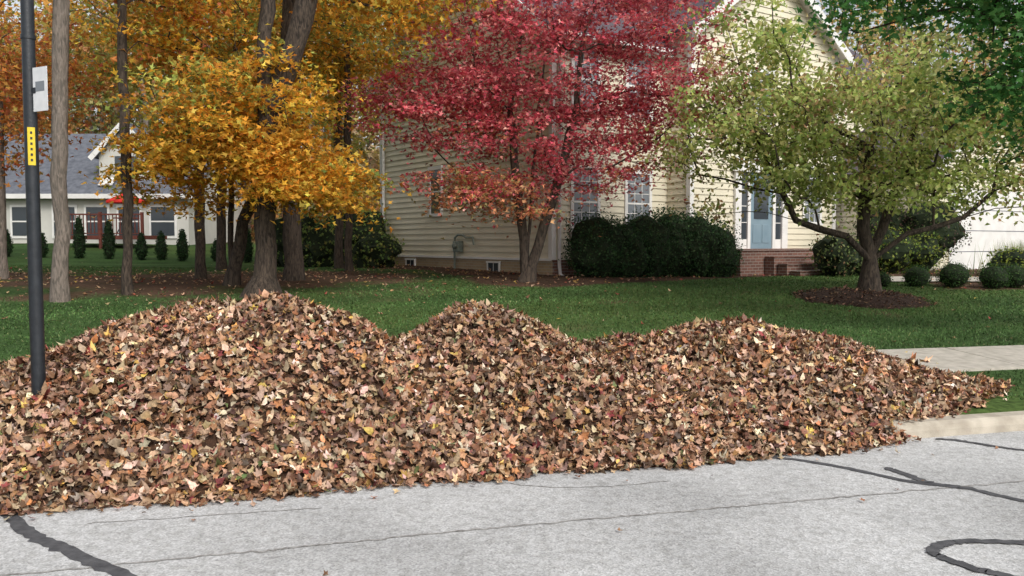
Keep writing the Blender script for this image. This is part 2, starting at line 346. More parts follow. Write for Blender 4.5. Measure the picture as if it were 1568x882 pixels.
def samp(u,v,G):
    fi=np.clip((u-us[0])/dg,0,n1-1.001);fj=np.clip((v-vs[0])/dg,0,n2-1.001);i=fi.astype(int);j=fj.astype(int);a=fi-i;b=fj-j
    return G[j,i]*(1-a)*(1-b)+G[j,i+1]*a*(1-b)+G[j+1,i]*(1-a)*b+G[j+1,i+1]*a*b
PAL=[(.39,.225,.125),(.46,.31,.20),(.58,.45,.335),(.26,.125,.065),(.15,.078,.045),(.08,.044,.03),(.40,.175,.075),(.52,.34,.09),(.21,.05,.045),(.13,.15,.055),(.33,.205,.135)]
PW=[20,19,10,16,13,8,6,2,2,.8,18]
def pile_leaves(n,tm,smin,smax,name,urange=(-7,5.6),vmax=4.0,jz=.07,tl=.5,fmin=.004):
    u=rng.uniform(*urange,n); v=rng.uniform(-.45,vmax,n)
    keep=(rng.random(n)<np.where(v>2.6,.4,1)); u=u[keep];v=v[keep]
    f=samp(u,v,pfg); k=f>fmin; u=u[k];v=v[k]
    z=samp(u,v,pzg); a=samp(u,v,gu); b=samp(u,v,gv); n=len(u)
    Nn=unit(np.stack([-a*EU[0]-b*EV[0],-a*EU[1]-b*EV[1],np.ones(n)],1))
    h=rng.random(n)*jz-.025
    x,y=xy(u,v); P=np.stack([x,y,z],1)+Nn*h[:,None]; P[:,2]=np.maximum(P[:,2],.02)
    tilt=rng.normal(0,tl,(n,3))
    c=palette(n,PAL,PW,.24)
    patch=np.array([noise.noise(Vector((p*1.6,q*1.6,8)))+.5*noise.noise(Vector((p*4.5,q*4.5,2))) for p,q in zip(u,v)])[:,None]
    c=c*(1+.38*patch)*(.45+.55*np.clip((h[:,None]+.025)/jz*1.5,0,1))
    sz=rng.uniform(smin,smax,n)*np.where(rng.random(n)<.08,1.3,1)
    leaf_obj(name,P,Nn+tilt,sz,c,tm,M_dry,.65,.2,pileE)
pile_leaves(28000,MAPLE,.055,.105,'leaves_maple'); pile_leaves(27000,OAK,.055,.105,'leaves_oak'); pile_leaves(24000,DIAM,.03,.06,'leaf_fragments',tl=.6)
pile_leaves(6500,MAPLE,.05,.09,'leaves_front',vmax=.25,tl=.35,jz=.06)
def loose(name,P,tm,sm,sx,pal=PAL,pw=PW,parent=None):
    n=len(P); return leaf_obj(name,P,np.array([0,0,1])+rng.normal(0,.16,(n,3)),rng.uniform(sm,sx,n),palette(n,pal,pw,.2),tm,M_dry,.5,.25,parent)
n=650; u=rng.uniform(-6,5.6,n); f0=np.interp(u,[-4,-1.7,.3,3.2,3.5,4,5.2,5.6],[-.2,-.3,-.28,-.14,0,.2,.78,1.15]); v=f0+.06-np.abs(rng.exponential(.05,n)); x,y=xy(u,v)
z=np.where(v<0,.016,np.maximum(gz(x,y),.13)+.02); loose('edge_leaves',np.stack([x,y,z],1),MAPLE,.05,.085,parent=pileE)
n=34; u=rng.uniform(-4,7,n); v=-.4-rng.random(n)**1.6*3.5; x,y=xy(u,v)
loose('fallen_leaves',np.stack([x,y,np.full(n,.014)],1),MAPLE,.03,.06)
LP=[(.40,.24,.14),(.52,.36,.22),(.22,.11,.06),(.45,.3,.08),(.3,.07,.05)]; LW=[5,4,4,2,2]
n=9000; x=rng.uniform(-18,14,n);y=rng.uniform(9,30,n); mkk=np.clip(lit_mask(x,y),0,1)
uu,vv=uv(x,y); keep=(rng.random(n)<.04+.96*mkk)&(vv>.4); x=x[keep];y=y[keep]
loose('fallen_leaves.001',np.stack([x,y,gz(x,y)+.02],1),LOBE,.05,.11,LP,LW)

# ---------------------------------------------------------------- lawn blades
n=170000; d=8+rng.random(n)**.8*17; x=d*rng.uniform(-.72,.72,n); y=d
m=lit_mask(x,y); uu,vv=uv(x,y)
keep=(m+rng.normal(0,.22,n)<.5)&(vv>.22)&~((vv>1.72)&(vv<2.98)); x=x[keep];y=y[keep];vv=vv[keep]; n=len(x)
hgt=rng.uniform(.015,.042,n); wdt=.0035+.0006*y; th=rng.uniform(0,np.pi,n); base=np.stack([x,y,gz(x,y)-.004],1)
dv=np.stack([np.cos(th)*wdt,np.sin(th)*wdt,np.zeros(n)],1); tip=base+np.stack([rng.normal(0,.02,n),rng.normal(0,.02,n),hgt],1)
V=np.stack([base-dv,base+dv,tip],1).reshape(-1,3); F=np.arange(3*n).reshape(-1,3)
st=(1+.15*np.sin(vv*2*np.pi/1.9))*(1+.3*np.array([noise.noise(Vector((a*.5,b*.5,0))) for a,b in zip(x,y)]))
gcol=palette(n,[(.056,.112,.03),(.072,.135,.038),(.042,.084,.023),(.12,.14,.055)],[5,4,3,1.3],.15)*st[:,None]
np_mesh('lawn_grass',V,F,M_grassb,np.repeat(gcol,3,0))

# ---------------------------------------------------------------- trees
def ell(c,r,n,pw=2.4,wob=.25,seed=0):
    d=unit(rng.normal(size=(n,3))); rr=rng.random(n)**(1/pw)
    k=np.array([1+wob*noise.noise(Vector(tuple(q*2.1+seed)))*2 for q in d])
    return np.array(c)+d*rr[:,None]*k[:,None]*np.array(r)
def tree(name,trunks,clumps,R0,leafn,lsize,colfn,bark,tm=LOBE,zmin=1.5,rtip=.006,spread=(.30,.13),step=.4,flat=.5,pathw=.25,flare=.35,sag=0):
    E=empty(name,tuple(trunks[0][0])); base=np.array(trunks[0][0])
    pos=[];par=[];path=[]
    for ti,tk in enumerate(trunks):
        prev=-1 if ti==0 else 0
        tk=np.array(tk,float); start=0 if ti==0 else 1
        for k in range(start,len(tk)):
            if prev<0: pos.append(tk[k]);par.append(-1);path.append(0);prev=len(pos)-1;continue
            a=pos[prev]; L=np.linalg.norm(tk[k]-a); m=max(1,int(L/step))
            for q in range(1,m+1):
                p=a+(tk[k]-a)*q/m+(rng.normal(0,.02,3) if q<m else 0)
                pos.append(p);par.append(prev);path.append(path[prev]+L/m);prev=len(pos)-1
    order=np.argsort(np.linalg.norm(clumps-np.array(pos[-1]),axis=1)); tips=[]
    for c in clumps[order]:
        A=np.array(pos); dd=np.linalg.norm(A-c,axis=1)
        cost=dd+pathw*np.array(path)+np.where(A[:,2]<base[2]+zmin,50,0)+np.where(A[:,2]>c[2]+.2,(A[:,2]-c[2])*.8,0)
        k=int(np.argmin(cost)); a=A[k]; L=dd[k]
        dirp=unit((A[k]-A[par[k]])[None])[0] if par[k]>=0 else np.array([0,0,1.])
        ctrl=a+dirp*L*.3+(c-a)*.25+np.array([0,0,.08*L]); m=max(1,int(L/step)); prev=k
        for q in range(1,m+1):
            t=q/m; p=(1-t)**2*a+2*t*(1-t)*ctrl+t*t*c+(rng.normal(0,.035*min(L,1.2),3) if q<m else 0)
            pos.append(p);par.append(prev);path.append(path[prev]+L/m);prev=len(pos)-1
        tips.append(prev)
    N=len(pos); pos=np.array(pos); ch=[[] for _ in range(N)]
    for k in range(N):
        if par[k]>=0: ch[par[k]].append(k)
    ntip=max(2,sum(1 for k in range(N) if not ch[k])); e=math.log(ntip)/math.log(R0/rtip)
    acc=np.zeros(N)
    for k in range(N-1,-1,-1):
        if not ch[k]: acc[k]=1
        if par[k]>=0: acc[par[k]]+=acc[k]
    rad=rtip*acc**(1/e)
    h=pos[:,2]-base[2]; rad=rad*(1+flare*np.exp(-np.maximum(h,0)/.25)*(acc>ntip*.2))
    chains=[];radii=[]; stack=[(0,None)]
    while stack:
        k,pp=stack.pop(); idx=[] if pp is None else [pp]; cur=k
        while True:
            idx.append(cur)
            if not ch[cur]: break
            o=sorted(ch[cur],key=lambda q:-acc[q])
            for q in o[1:]: stack.append((q,cur))
            cur=o[0]
        rr=rad[idx].copy()
        if pp is not None: rr[0]=min(rr[0],rr[1]*1.15)
        chains.append(pos[idx]);radii.append(rr)
    V,F=tubes(chains,radii,9,.05); V=V-base
    np_mesh('trunk_and_limbs',V,F,bark,None,E,True)
    T=pos[tips]; per=leafn//len(T); cl=np.repeat(np.arange(len(T)),per); n=len(cl)
    sc=rng.uniform(.6,1.35,len(T))[cl]
    off=rng.normal(size=(n,3))*np.array([spread[0],spread[0],spread[1]])*sc[:,None]
    off[:,2]-=sag*(off[:,0]**2+off[:,1]**2)
    P=T[cl]+off
    Nn=np.array([0,0,1.])*flat+rng.normal(0,.55,(n,3))
    tint=np.exp(rng.normal(0,.22,(len(T),1)))[cl]
    col=colfn(P,T[cl],n)*tint
    V,F,k=leaves(P-base,Nn,rng.uniform(*lsize,n),tm,.3,-.1)
    np_mesh('foliage',V,F,M_leaf,np.repeat(col,k,0),E)
    return E
def g(x,y): return float(gz(x,y))-.05

def redcol(P,T,n):
    a=palette(n,[(.55,.09,.12),(.66,.19,.20),(.40,.055,.075),(.72,.29,.26)],[5,4.5,3.5,2.5],.18)
    b=palette(n,[(.70,.28,.14),(.34,.30,.12),(.74,.38,.20),(.50,.19,.12)],[4,3,3,3],.18)
    nn=np.array([noise.noise(Vector(tuple(t*.5))) for t in T])
    f=np.clip((4.1-P[:,2])*.5+nn*.8-.1+np.clip(.9-abs(P[:,0]-.3),0,1)*.3,0,1)
    return np.where((rng.random(n)<f)[:,None],b,a)
cl=np.concatenate([ell((.9,18.2,6.0),(3.1,2.2,2.5),215,3.2,seed=1),ell((-1.0,17.8,4.5),(2.2,1.5,1.1),80,seed=2),ell((3.2,18,4.4),(1.9,1.4,1.2),58,seed=3),ell((-.5,17.6,2.75),(1.7,1.3,.5),42,seed=4),ell((1.6,17.8,3.4),(1.8,1.2,.7),36,seed=5),ell((2.6,17.8,6.6),(2.1,1.6,1.3),42,seed=5)])
bz=g(.35,18)
tree('red_maple_tree',[[(.3,18,bz),(.25,18,bz+.9),(.1,18.05,2.9),(-.05,18.1,4.4),(.2,18.1,6)],[(.3,18,bz),(.55,17.95,bz+.8),(.95,17.9,2.9),(1.35,17.9,4.4),(1.5,18,6)],[(.3,18,bz),(.38,18.1,bz+1.3),(.5,18.2,3.6),(.7,18.3,5.6)]],cl,.17,37000,(.09,.15),redcol,M_bark,zmin=1.1,spread=(.29,.085),flat=.9,sag=.3)

def crabcol(P,T,n):
    a=palette(n,[(.40,.47,.13),(.50,.54,.19),(.28,.37,.10),(.60,.59,.25)],[4,4,3,2],.15)
    b=palette(n,[(.56,.42,.20),(.55,.46,.19),(.40,.24,.13)],[3,3,2],.18)
    nn=np.array([noise.noise(Vector(tuple(t*.6+4))) for t in T])
    f=np.clip(.12+nn*.7+(P[:,2]-3.9)*.12,0,.75)
    return np.where((rng.random(n)<f)[:,None],b,a)
bx,by=6.85,16.3; bz=g(bx,by)+.1
cl=np.concatenate([ell((6.6,16.2,4.0),(2.9,2.1,1.6),185,3.2,seed=6),ell((4.4,16,3.6),(1.6,1.4,1.35),72,seed=7),ell((8.8,16.2,3.2),(1.5,1.5,1.2),66,seed=8),ell((6.2,15.8,2.7),(2.1,1.2,.55),38,seed=9),ell((4.6,16.2,5.3),(1.2,1.1,.8),26,seed=10),ell((7.8,15.4,4.4),(1.4,1.2,1.2),30,seed=10)])
tree('crabapple_tree',[[(bx,by,bz),(bx,by,bz+.75),(bx-.15,by,bz+1.3),(bx-.1,by,3.0),(bx+.1,by,4.2)],
  [(bx,by,bz),(bx-.02,by-.05,bz+.7),(bx-.5,by-.1,bz+1.15),(bx-1.5,by-.2,bz+1.45),(bx-2.0,by-.2,3.0),(bx-2.4,by-.2,4.0)],
  [(bx,by,bz),(bx+.05,by,bz+.72),(bx+.6,by-.2,bz+1.2),(bx+1.6,by-.3,bz+1.5),(bx+2.2,by-.2,2.6)],
  [(bx,by,bz),(bx,by+.05,bz+.75),(bx+.35,by+.3,bz+1.3),(bx+.8,by+.4,3.0),(bx+1.0,by+.4,4.0)]],cl,.2,26000,(.09,.135),crabcol,M_bark,zmin=.9,spread=(.25,.15),flat=.3,tm=DIAM,rtip=.008)
V=[];F=[]
for r_ in range(9):
    for t_ in range(40):
        rr=1.25*r_/8*(1+.06*math.sin(t_*.9)+.04*math.sin(t_*2.3)); x=bx-.25+rr*math.cos(t_*math.pi/20); y=by-.2+rr*math.sin(t_*math.pi/20)
        V.append((x,y,float(gz(x,y))+.01+.17*(1-(r_/8)**2)+random.uniform(-.012,.012)-(.05 if r_==8 else 0)))
for r_ in range(8):
    for t_ in range(40): a=r_*40+t_; b=r_*40+(t_+1)%40; F.append((a,b,b+40,a+40))
mesh_obj('mulch_bed',V,F,noisy('mulch',(.014,.008,.006),(.06,.032,.022),30,1,1,50))
n=900; rr=1.3*np.sqrt(rng.random(n)); th=rng.uniform(0,6.28,n); x=bx-.25+rr*np.cos(th);y=by-.2+rr*np.sin(th)
loose('fallen_leaves.002',np.stack([x,y,gz(x,y)+.03+.17*(1-(rr/1.25)**2)],1),LOBE,.04,.09,[(.05,.025,.018),(.12,.06,.035),(.3,.18,.11)],[5,4,2])

def goldcol(P,T,n):
    a=palette(n,[(.74,.40,.05),(.82,.50,.08),(.70,.31,.04),(.50,.38,.06)],[5,4,4,2],.18)
    b=palette(n,[(.30,.34,.08),(.50,.41,.09),(.62,.26,.05)],[4,3,2.5],.18)
    nn=np.array([noise.noise(Vector(tuple(t*.45+9))) for t in T])
    return np.where((rng.random(n)<np.clip(.3+nn*1.0+(P[:,2]-5)*.05,0,.9))[:,None],b,a)
def orangecol(P,T,n): return palette(n,[(.66,.26,.07),(.72,.38,.10),(.58,.17,.08),(.45,.33,.09)],[4,4,2.5,2],.2)
def olivecol(P,T,n): return palette(n,[(.40,.38,.10),(.54,.43,.10),(.24,.31,.08),(.62,.38,.07)],[4,4,3,2],.2)
def greencol(P,T,n): return palette(n,[(.09,.24,.065),(.13,.33,.09),(.06,.17,.05),(.2,.36,.10)],[5,4,3,1],.15)
cl=np.concatenate([ell((-4.9,15.4,3.6),(2.0,1.5,1.35),125,seed=11),ell((-3.8,15.0,2.7),(1.4,1.0,.6),50,seed=12),ell((-6.3,15.8,3.2),(.9,1.2,.9),26,seed=14),ell((-6.0,16.3,6.0),(1.7,1.8,1.3),50,seed=13)])
bx,by=-5.6,17.0; bz=g(bx,by)
tree('golden_maple_tree',[[(bx,by,bz),(bx+.03,by,2.5),(bx+.2,by-.2,4.5),(bx+.3,by-.3,7)],[(bx,by,bz),(bx+.3,by-.2,bz+1.3),(bx+1.1,by-.8,3.3),(bx+1.4,by-1,4.6)]],cl,.15,25500,(.10,.165),goldcol,M_bark,zmin=1.4,spread=(.30,.085),flat=.9,sag=.35)
bx,by=-4.45,15.2; bz=g(bx,by)
cl=np.concatenate([ell((-4.2,17,9.2),(4.2,3.2,2.6),120,seed=15),ell((-2.3,16.4,6.4),(1.5,1.4,.9),40,seed=16)])
tree('oak_tree',[[(bx,by,bz),(bx+.02,by,2.5),(bx+.08,by,4.5),(bx+.2,by,7),(bx+.3,by+.1,10)],[(bx,by,bz),(bx+.12,by+.05,3.8),(bx+.75,by+.1,5.6),(bx+1.3,by+.2,7.5)]],cl,.30,11000,(.12,.18),goldcol,M_bark,zmin=5.0,spread=(.42,.2),flat=.5,flare=.45)
def slim(name,bx,by,R0,top,colf,bark,crown,n=70,lf=6500,ls=(.13,.2),lean=(0,0),zm=3.5):
    bz=g(bx,by); c=ell(*crown,n,seed=bx)
    tree(name,[[(bx,by,bz),(bx+lean[0]*.3,by+lean[1]*.3,bz+top*.3),(bx+lean[0]*.55,by,bz+top*.6),(bx+lean[0],by+lean[1],bz+top)]],c,R0,lf,ls,colf,bark,zmin=zm,spread=(.42,.17),flat=.6)
slim('grey_bark_tree',-7.5,14.1,.125,11,olivecol,M_barkg,((-7.2,14.8,8.6),(2.2,2.2,2.3)),lean=(.35,0),zm=5.2,n=50,lf=3000)
slim('woodland_tree',-6.85,15.2,.085,10,orangecol,M_bark,((-7.0,16.2,6.8),(2.2,1.6,1.6)),n=50,lf=2600)
slim('woodland_tree.001',-4.75,18.5,.20,12,goldcol,M_bark,((-4,19.2,8.2),(3,2.3,3.0)),n=75,lf=5500,zm=4.5)
slim('woodland_tree.002',-7.0,19.2,.11,10,olivecol,M_bark,((-7.6,19.6,6.4),(2.4,2.0,2.0)),n=70,lf=5000)
slim('woodland_tree.003',-4.85,24.0,.12,12,olivecol,M_bark,((-4.6,24.5,8.0),(2.6,2.4,3.8)),n=90,lf=8000)
slim('woodland_tree.004',-4.3,22.5,.10,11,goldcol,M_bark,((-4.6,22.5,6.8),(1.6,1.6,3.2)),n=70,lf=6000)
slim('woodland_tree.005',-10.9,18.2,.11,8,orangecol,M_barkg,((-10.6,18.2,4.9),(1.9,1.6,1.7)),n=80,lf=5500,ls=(.11,.17),zm=1.8)
slim('woodland_tree.006',-8.0,23.5,.13,12,olivecol,M_bark,((-8.2,23.5,8.4),(3.4,2.6,3.0)),n=80,lf=6000)
slim('woodland_tree.007',-14.5,24,.15,13,goldcol,M_bark,((-14.0,24,9.0),(4.0,3,3.2)),n=80,lf=6000)
# green maple hanging in from the right
cl=np.concatenate([ell((5.6,11,5.3),(2.2,1.5,.95),160,3,seed=21),ell((7.0,11,4.4),(1.5,1.4,1.1),105,3,seed=22),ell((7.2,11,3.55),(1.05,1.1,.7),48,seed=23),ell((9.3,11.5,5.4),(2.6,2.4,1.9),70,seed=24)])
bx,by=9.6,11.6; bz=g(bx,by)
tree('green_maple_tree',[[(bx,by,bz),(bx,by,2.6),(bx-.2,by,4.6),(bx-.4,by,6.5)],[(bx,by,bz),(bx-.1,by,2.5),(bx-1.4,by-.2,3.9),(bx-2.8,by-.3,5.0)]],cl,.2,18000,(.10,.15),greencol,M_bark,tm=MAPLE,zmin=1.8,spread=(.26,.13),flat=.8,sag=.2)

# distant woods
P=[];C=[];chs=[];rds=[]
DP=[[(.50,.37,.11),(.62,.44,.14)],[(.30,.33,.11),(.42,.41,.14)],[(.38,.28,.16),(.46,.35,.2)],[(.58,.31,.11),(.50,.24,.11)],[(.22,.27,.10),(.32,.33,.13)]]
for k in range(170):
    if k<110: x=rng.uniform(-48,0); y=rng.uniform(46,64)
    else: x=rng.uniform(0,55); y=rng.uniform(46,66)
    z0=float(gz(x,y)); H=rng.uniform(11,19); chs.append(np.array([(x,y,z0-.2),(x+.2,y,z0+H*.5),(x+rng.normal(0,.5),y,z0+H*.95)])); rds.append(np.array([.2,.14,.04]))
    pal=DP[rng.integers(len(DP))]
    for q in range(9):
        c=np.array([x,y,z0+H*rng.uniform(.15,1)])+rng.normal(size=3)*np.array([1.8,1.3,.6]); m=62
        P.append(c+rng.normal(size=(m,3))*np.array([1.05,.8,.65])); C.append(palette(m,pal,[1,1],.22)*rng.uniform(.7,1.2))
for k in range(60):
    x=rng.uniform(-40,2); y=rng.uniform(46,54); z0=float(gz(x,y)); m=100
    P.append(np.array([x,y,z0+1.0])+rng.normal(size=(m,3))*np.array([1.3,.8,.8])); C.append(palette(m,DP[rng.integers(5)],[1,1],.25)*.8)
P=np.concatenate(P);C=np.concatenate(C); dw=empty('distant_woods')
leaf_obj('crowns',P,rng.normal(size=(len(P),3))+np.array([0,-.3,.4]),rng.uniform(.35,.6,len(P)),C,LOBE,M_leaf,.3,0,dw)
V,F=tubes(chs,rds,6); np_mesh('trunks',V,F,M_barkg,None,dw,True)

# ---------------------------------------------------------------- shrubs
def shrub(name,parts,pal,wts,dens=900,ls=(.04,.07),tm=DIAM,jit=.2,wob=.16):
    E=empty(name,tuple(parts[0][0]) ); b=np.array(parts[0][0]); PP=[];NN=[]
    for q,(c,r) in enumerate(parts):
        c=np.array(c,float);r=np.array(r,float)
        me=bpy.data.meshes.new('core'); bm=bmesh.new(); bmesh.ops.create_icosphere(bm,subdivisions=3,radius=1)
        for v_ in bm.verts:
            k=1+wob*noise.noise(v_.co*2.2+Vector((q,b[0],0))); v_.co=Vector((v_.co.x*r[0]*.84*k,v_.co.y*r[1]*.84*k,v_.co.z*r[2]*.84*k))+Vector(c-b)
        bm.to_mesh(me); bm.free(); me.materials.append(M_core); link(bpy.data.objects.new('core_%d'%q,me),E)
        n=int(dens*(r[0]*r[1]+r[0]*r[2]+r[1]*r[2])/3*4); d=unit(rng.normal(size=(n,3)))
        k=np.array([1+wob*noise.noise(Vector(tuple(t*2.2))+Vector((q,b[0],0)))+.6*wob*noise.noise(Vector(tuple(t*7))) for t in d])
        PP.append(c-b+d*r*(k*rng.uniform(.82,1.08,n))[:,None]); NN.append(d+rng.normal(0,.6,(n,3)))
    P=np.concatenate(PP);Nn=np.concatenate(NN); n=len(P)
    leaf_obj('leaves',P,Nn,rng.uniform(*ls,n),palette(n,pal,wts,jit),tm,M_leaf,.3,0,E); return E
HG=[(.022,.055,.02),(.036,.08,.028),(.065,.12,.045)]
def hw(xl,yl): return .95+.819*xl-.574*yl, 20.3+.574*xl+.819*yl
HZ=.72
def hsl(xl,yl,z): x,y=hw(xl,yl); return (x,y,HZ+z)
shrub('yew_hedge',[(hsl(.45,-1.1,.78),(.72,.6,.80)),(hsl(1.2,-1.15,.66),(.75,.6,.76)),(hsl(1.9,-1.2,.78),(.75,.65,.86)),(hsl(2.6,-1.3,.78),(.75,.65,.92)),(hsl(3.2,-1.55,.76),(.72,.65,.93)),(hsl(3.65,-1.8,.62),(.6,.6,.83))],HG,[4,4,2.5],1500,(.05,.085),wob=.3)
BG=[(.03,.075,.02),(.05,.11,.03),(.075,.14,.04)]
for k,(x,y,r) in enumerate([(8.1,18.6,.2),(8.85,18.6,.3),(9.6,18.5,.35),(10.35,18.3,.33),(10.9,18.5,.33),(11.6,18.4,.36)]):
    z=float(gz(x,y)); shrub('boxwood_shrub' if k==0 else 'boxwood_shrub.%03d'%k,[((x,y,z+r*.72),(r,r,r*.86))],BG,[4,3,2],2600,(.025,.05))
LG=[(.16,.22,.04),(.25,.28,.05),(.10,.16,.04)]
shrub('garden_shrub',[((8.0,21.0,1.3),(.6,.6,.6)),((8.6,21.3,1.2),(.5,.5,.5))],[(.12,.17,.06),(.18,.22,.08),(.22,.14,.07)],[4,3,1],600,(.06,.1),wob=.5)
shrub('garden_shrub.001',[((9.6,21.8,1.4),(.7,.6,.65)),((10.5,22,1.35),(.6,.6,.5))],LG,[4,3,2],600,(.06,.1),wob=.5)
shrub('garden_shrub.002',[((11.2,22.8,2.0),(.9,.7,.8)),((10.2,23.4,1.9),(.8,.7,.8))],[(.12,.07,.06),(.07,.10,.035),(.06,.08,.035)],[3,4,4],600,(.06,.1),wob=.4)
shrub('garden_shrub.003',[((12.3,20.8,1.1),(.7,.5,.4)),((13.1,21,1.1),(.6,.5,.4))],LG,[4,4,1],800,(.05,.09),wob=.4)
for k,(x,y,r) in enumerate([(-5.6,25.5,.9),(-3.9,24.6,.7),(-7.2,27,.8),(-6.4,26,1.1),(-5.0,27.5,1.3)]):
    shrub('understory_shrub' if k==0 else 'understory_shrub.%03d'%k,[((x,y,float(gz(x,y))+r*.6),(r,r*.8,r*.9))],[(.14,.22,.06),(.22,.28,.07),(.34,.31,.09)],[4,3,1.5],330,(.09,.15),LOBE,wob=.6)
for k,(x,y,h) in enumerate([(-17.2,29,.9),(-14.7,29,1.3),(-13.7,29,1.25),(-12.6,29,.85),(-12,29.2,.9),(-11.2,29,1.0),(-9.0,29,1.1),(-16.0,29,.8),(-10.1,29.2,.7)]):
    z=float(gz(x,y)); shrub('arborvitae' if k==0 else 'arborvitae.%03d'%k,[((x,y,z+h*.42),(.2,.2,h*.5)),((x,y,z+h*.8),(.12,.12,h*.3))],[(.02,.05,.018),(.035,.075,.025)],[1,1],1800,(.05,.09))
n=1500; x=13.2+rng.normal(0,.4,n); y=21.9+rng.normal(0,.3,n); z=gz(x,y); th=rng.uniform(0,6.28,n); L=rng.uniform(.35,.95,n)
b=np.stack([x,y,z],1); t=b+np.stack([np.cos(th)*.35*L,np.sin(th)*.35*L,L],1); d=np.stack([np.cos(th+1.57)*.012,np.sin(th+1.57)*.012,0*th],1)
np_mesh('ornamental_grass',np.stack([b-d,b+d,t],1).reshape(-1,3),np.arange(3*n).reshape(-1,3),M_grassb,np.repeat(palette(n,[(.3,.33,.15),(.2,.26,.09),(.42,.4,.25)],[3,3,2]),3,0))

# ---------------------------------------------------------------- main house
H=empty('siding_house',(.95,20.3,HZ),math.asin(.574))
def siding(name,p0,p1,z0,z1,span,mat=M_side,par=None,ex=.165):
    par=par or H; p0=np.array(p0,float);p1=np.array(p1,float); L=np.linalg.norm(p1-p0); d=(p1-p0)/L; n=np.array([d[1],-d[0]])
    V=[];F=[]; z=z0
    while z<z1-1e-6:
        zt=min(z+ex,z1); a0,b0=span(z,L);a1,b1=span(zt,L)
        if b0-a0<.02: break
        k=len(V)
        for (t,o,zz) in ((a0,.028,z),(b0,.028,z),(b1,.002,zt),(a1,.002,zt),(a0,0,z),(b0,0,z)):
            q=p0+d*t+n*o; V.append((q[0],q[1],zz))
        F+=[(k,k+1,k+2,k+3),(k+4,k+5,k+1,k)]; z=zt
    return mesh_obj(name,V,F,mat,par)
full=lambda z,L:(0,L)
def gab(eave,slope): return lambda z,L:(max(0,(z-eave)/slope),L-max(0,(z-eave)/slope)) if L/2>max(0,(z-eave)/slope) else (L/2,L/2)
EV_=6.0; SL=.74
WE=6.35;WS=.72
siding('gable_wall_siding',(0,9),(0,0),.5,9.33,gab(EV_,SL))
siding('front_wall_siding',(0,0),(3.8,0),.5,EV_,full)
siding('wing_side_siding',(3.8,0),(3.8,-.82),.5,WE,full)
siding('wing_front_siding',(3.8,-.82),(9.9,-.82),.5,WE+WS*3.05,gab(WE,WS))
siding('wing_right_siding',(9.9,-.82),(9.9,4),.5,WE,full)
siding('right_front_siding',(9.9,0),(15,0),.5,EV_,full); siding('right_gable_siding',(15,0),(15,9),.5,9.33,gab(EV_,SL)); siding('back_siding',(15,9),(0,9),.5,EV_,full)
def wallbox(name,x0,y0,x1,y1,z0,z1,mat): return box(name,H,(x0,y0,z0),(x1,y1,z1),mat)
wallbox('foundation',-.0,.0,15,9,-.6,.5,M_brickt); wallbox('wing_foundation',3.8,-.82,9.9,-.004,-.6,.496,M_brick)
box('front_foundation_face',H,(0.02,-.03,-.6),(3.79,-.003,.497),M_brick)
box('water_table',H,(-.04,0,.47),(-.003,9,.53),M_trim)
for nm,x0,y0,x1,y1,zt in [('c1',-.041,-.041,.09,-.030,EV_),('c2',-.041,-.0295,-.030,.09,EV_),('c3',-.041,8.9,-.030,9.03,EV_),('c4',3.759,-.861,3.9,-.850,WE),('c5',3.759,-.8495,3.770,-.73,WE),('c6',9.78,-.861,9.94,-.850,WE)]:
    box('corner_board_'+nm,H,(x0,y0,.5),(x1,y1,zt),M_trim)
rz=EV_+SL*4.5; oh=.35
slab('roof_front',H,[(-oh,-oh,EV_-oh*SL+.1),(15+oh,-oh,EV_-oh*SL+.1),(15+oh,4.5,rz+.1),(-oh,4.5,rz+.1)],.09,M_roof)
slab('roof_back',H,[(-oh,9+oh,EV_-oh*SL+.1),(15+oh,9+oh,EV_-oh*SL+.1),(15+oh,4.5,rz+.1),(-oh,4.5,rz+.1)],.09,M_roof)
for s,(y0) in enumerate((-oh,9+oh)):
    beam('rake_board_%d'%s,H,(-oh-.03,y0,EV_-oh*SL-.05),(-oh-.03,4.5,rz-.05),.04,.24,M_trim)
    slab('rake_soffit_%d'%s,H,[(-oh,y0,EV_-oh*SL-.02),(-.0,y0,EV_-oh*SL-.02),(-.0,4.5,rz-.02),(-oh,4.5,rz-.02)],.02,M_trim)
box('eave_fascia',H,(-oh,-oh-.06,EV_-oh*SL-.12),(3.5,-oh-.01,EV_-oh*SL+.06),M_trim)
box('gutter',H,(-oh,-oh-.17,EV_-oh*SL-.06),(3.5,-oh-.063,EV_-oh*SL+.05),M_trim,.02)
box('eave_soffit',H,(-oh,-oh,EV_-oh*SL-.10),(3.75,-.03,EV_-oh*SL-.07),M_trim)
box('back_eave_fascia',H,(-oh,9+oh+.01,EV_-oh*SL-.12),(15,9+oh+.1,EV_-oh*SL+.06),M_trim)
box('eave_return',H,(-oh,8.6,EV_-oh*SL-.12),(-.03,9+oh,EV_-oh*SL-.06),M_trim)
wz=WE+WS*3.05; xr=6.85
for s,x0 in ((0,3.8-.3),(1,9.9+.3)):
    slab('wing_roof_%d'%s,H,[(x0,-1.15,WE-.3*WS+.12),(x0,4.5,WE-.3*WS+.12),(xr,4.5,wz+.12),(xr,-1.15,wz+.12)],.09,M_roof)
    beam('wing_rake_%d'%s,H,(x0,-1.18,WE-.3*WS-.03),(xr,-1.18,wz-.03),.04,.26,M_trim)
    slab('wing_soffit_%d'%s,H,[(x0,-1.15,WE-.3*WS),(x0,-.83,WE-.3*WS),(xr,-.83,wz),(xr,-1.15,wz)],.02,M_trim)
tube('downspout',H,[(.16,-.42,5.75),(.16,-.4,5.5),(.16,-.1,5.2),(.16,-.08,.4),(.16,-.12,.15),(.16,-.45,.02)],.045,M_trim)
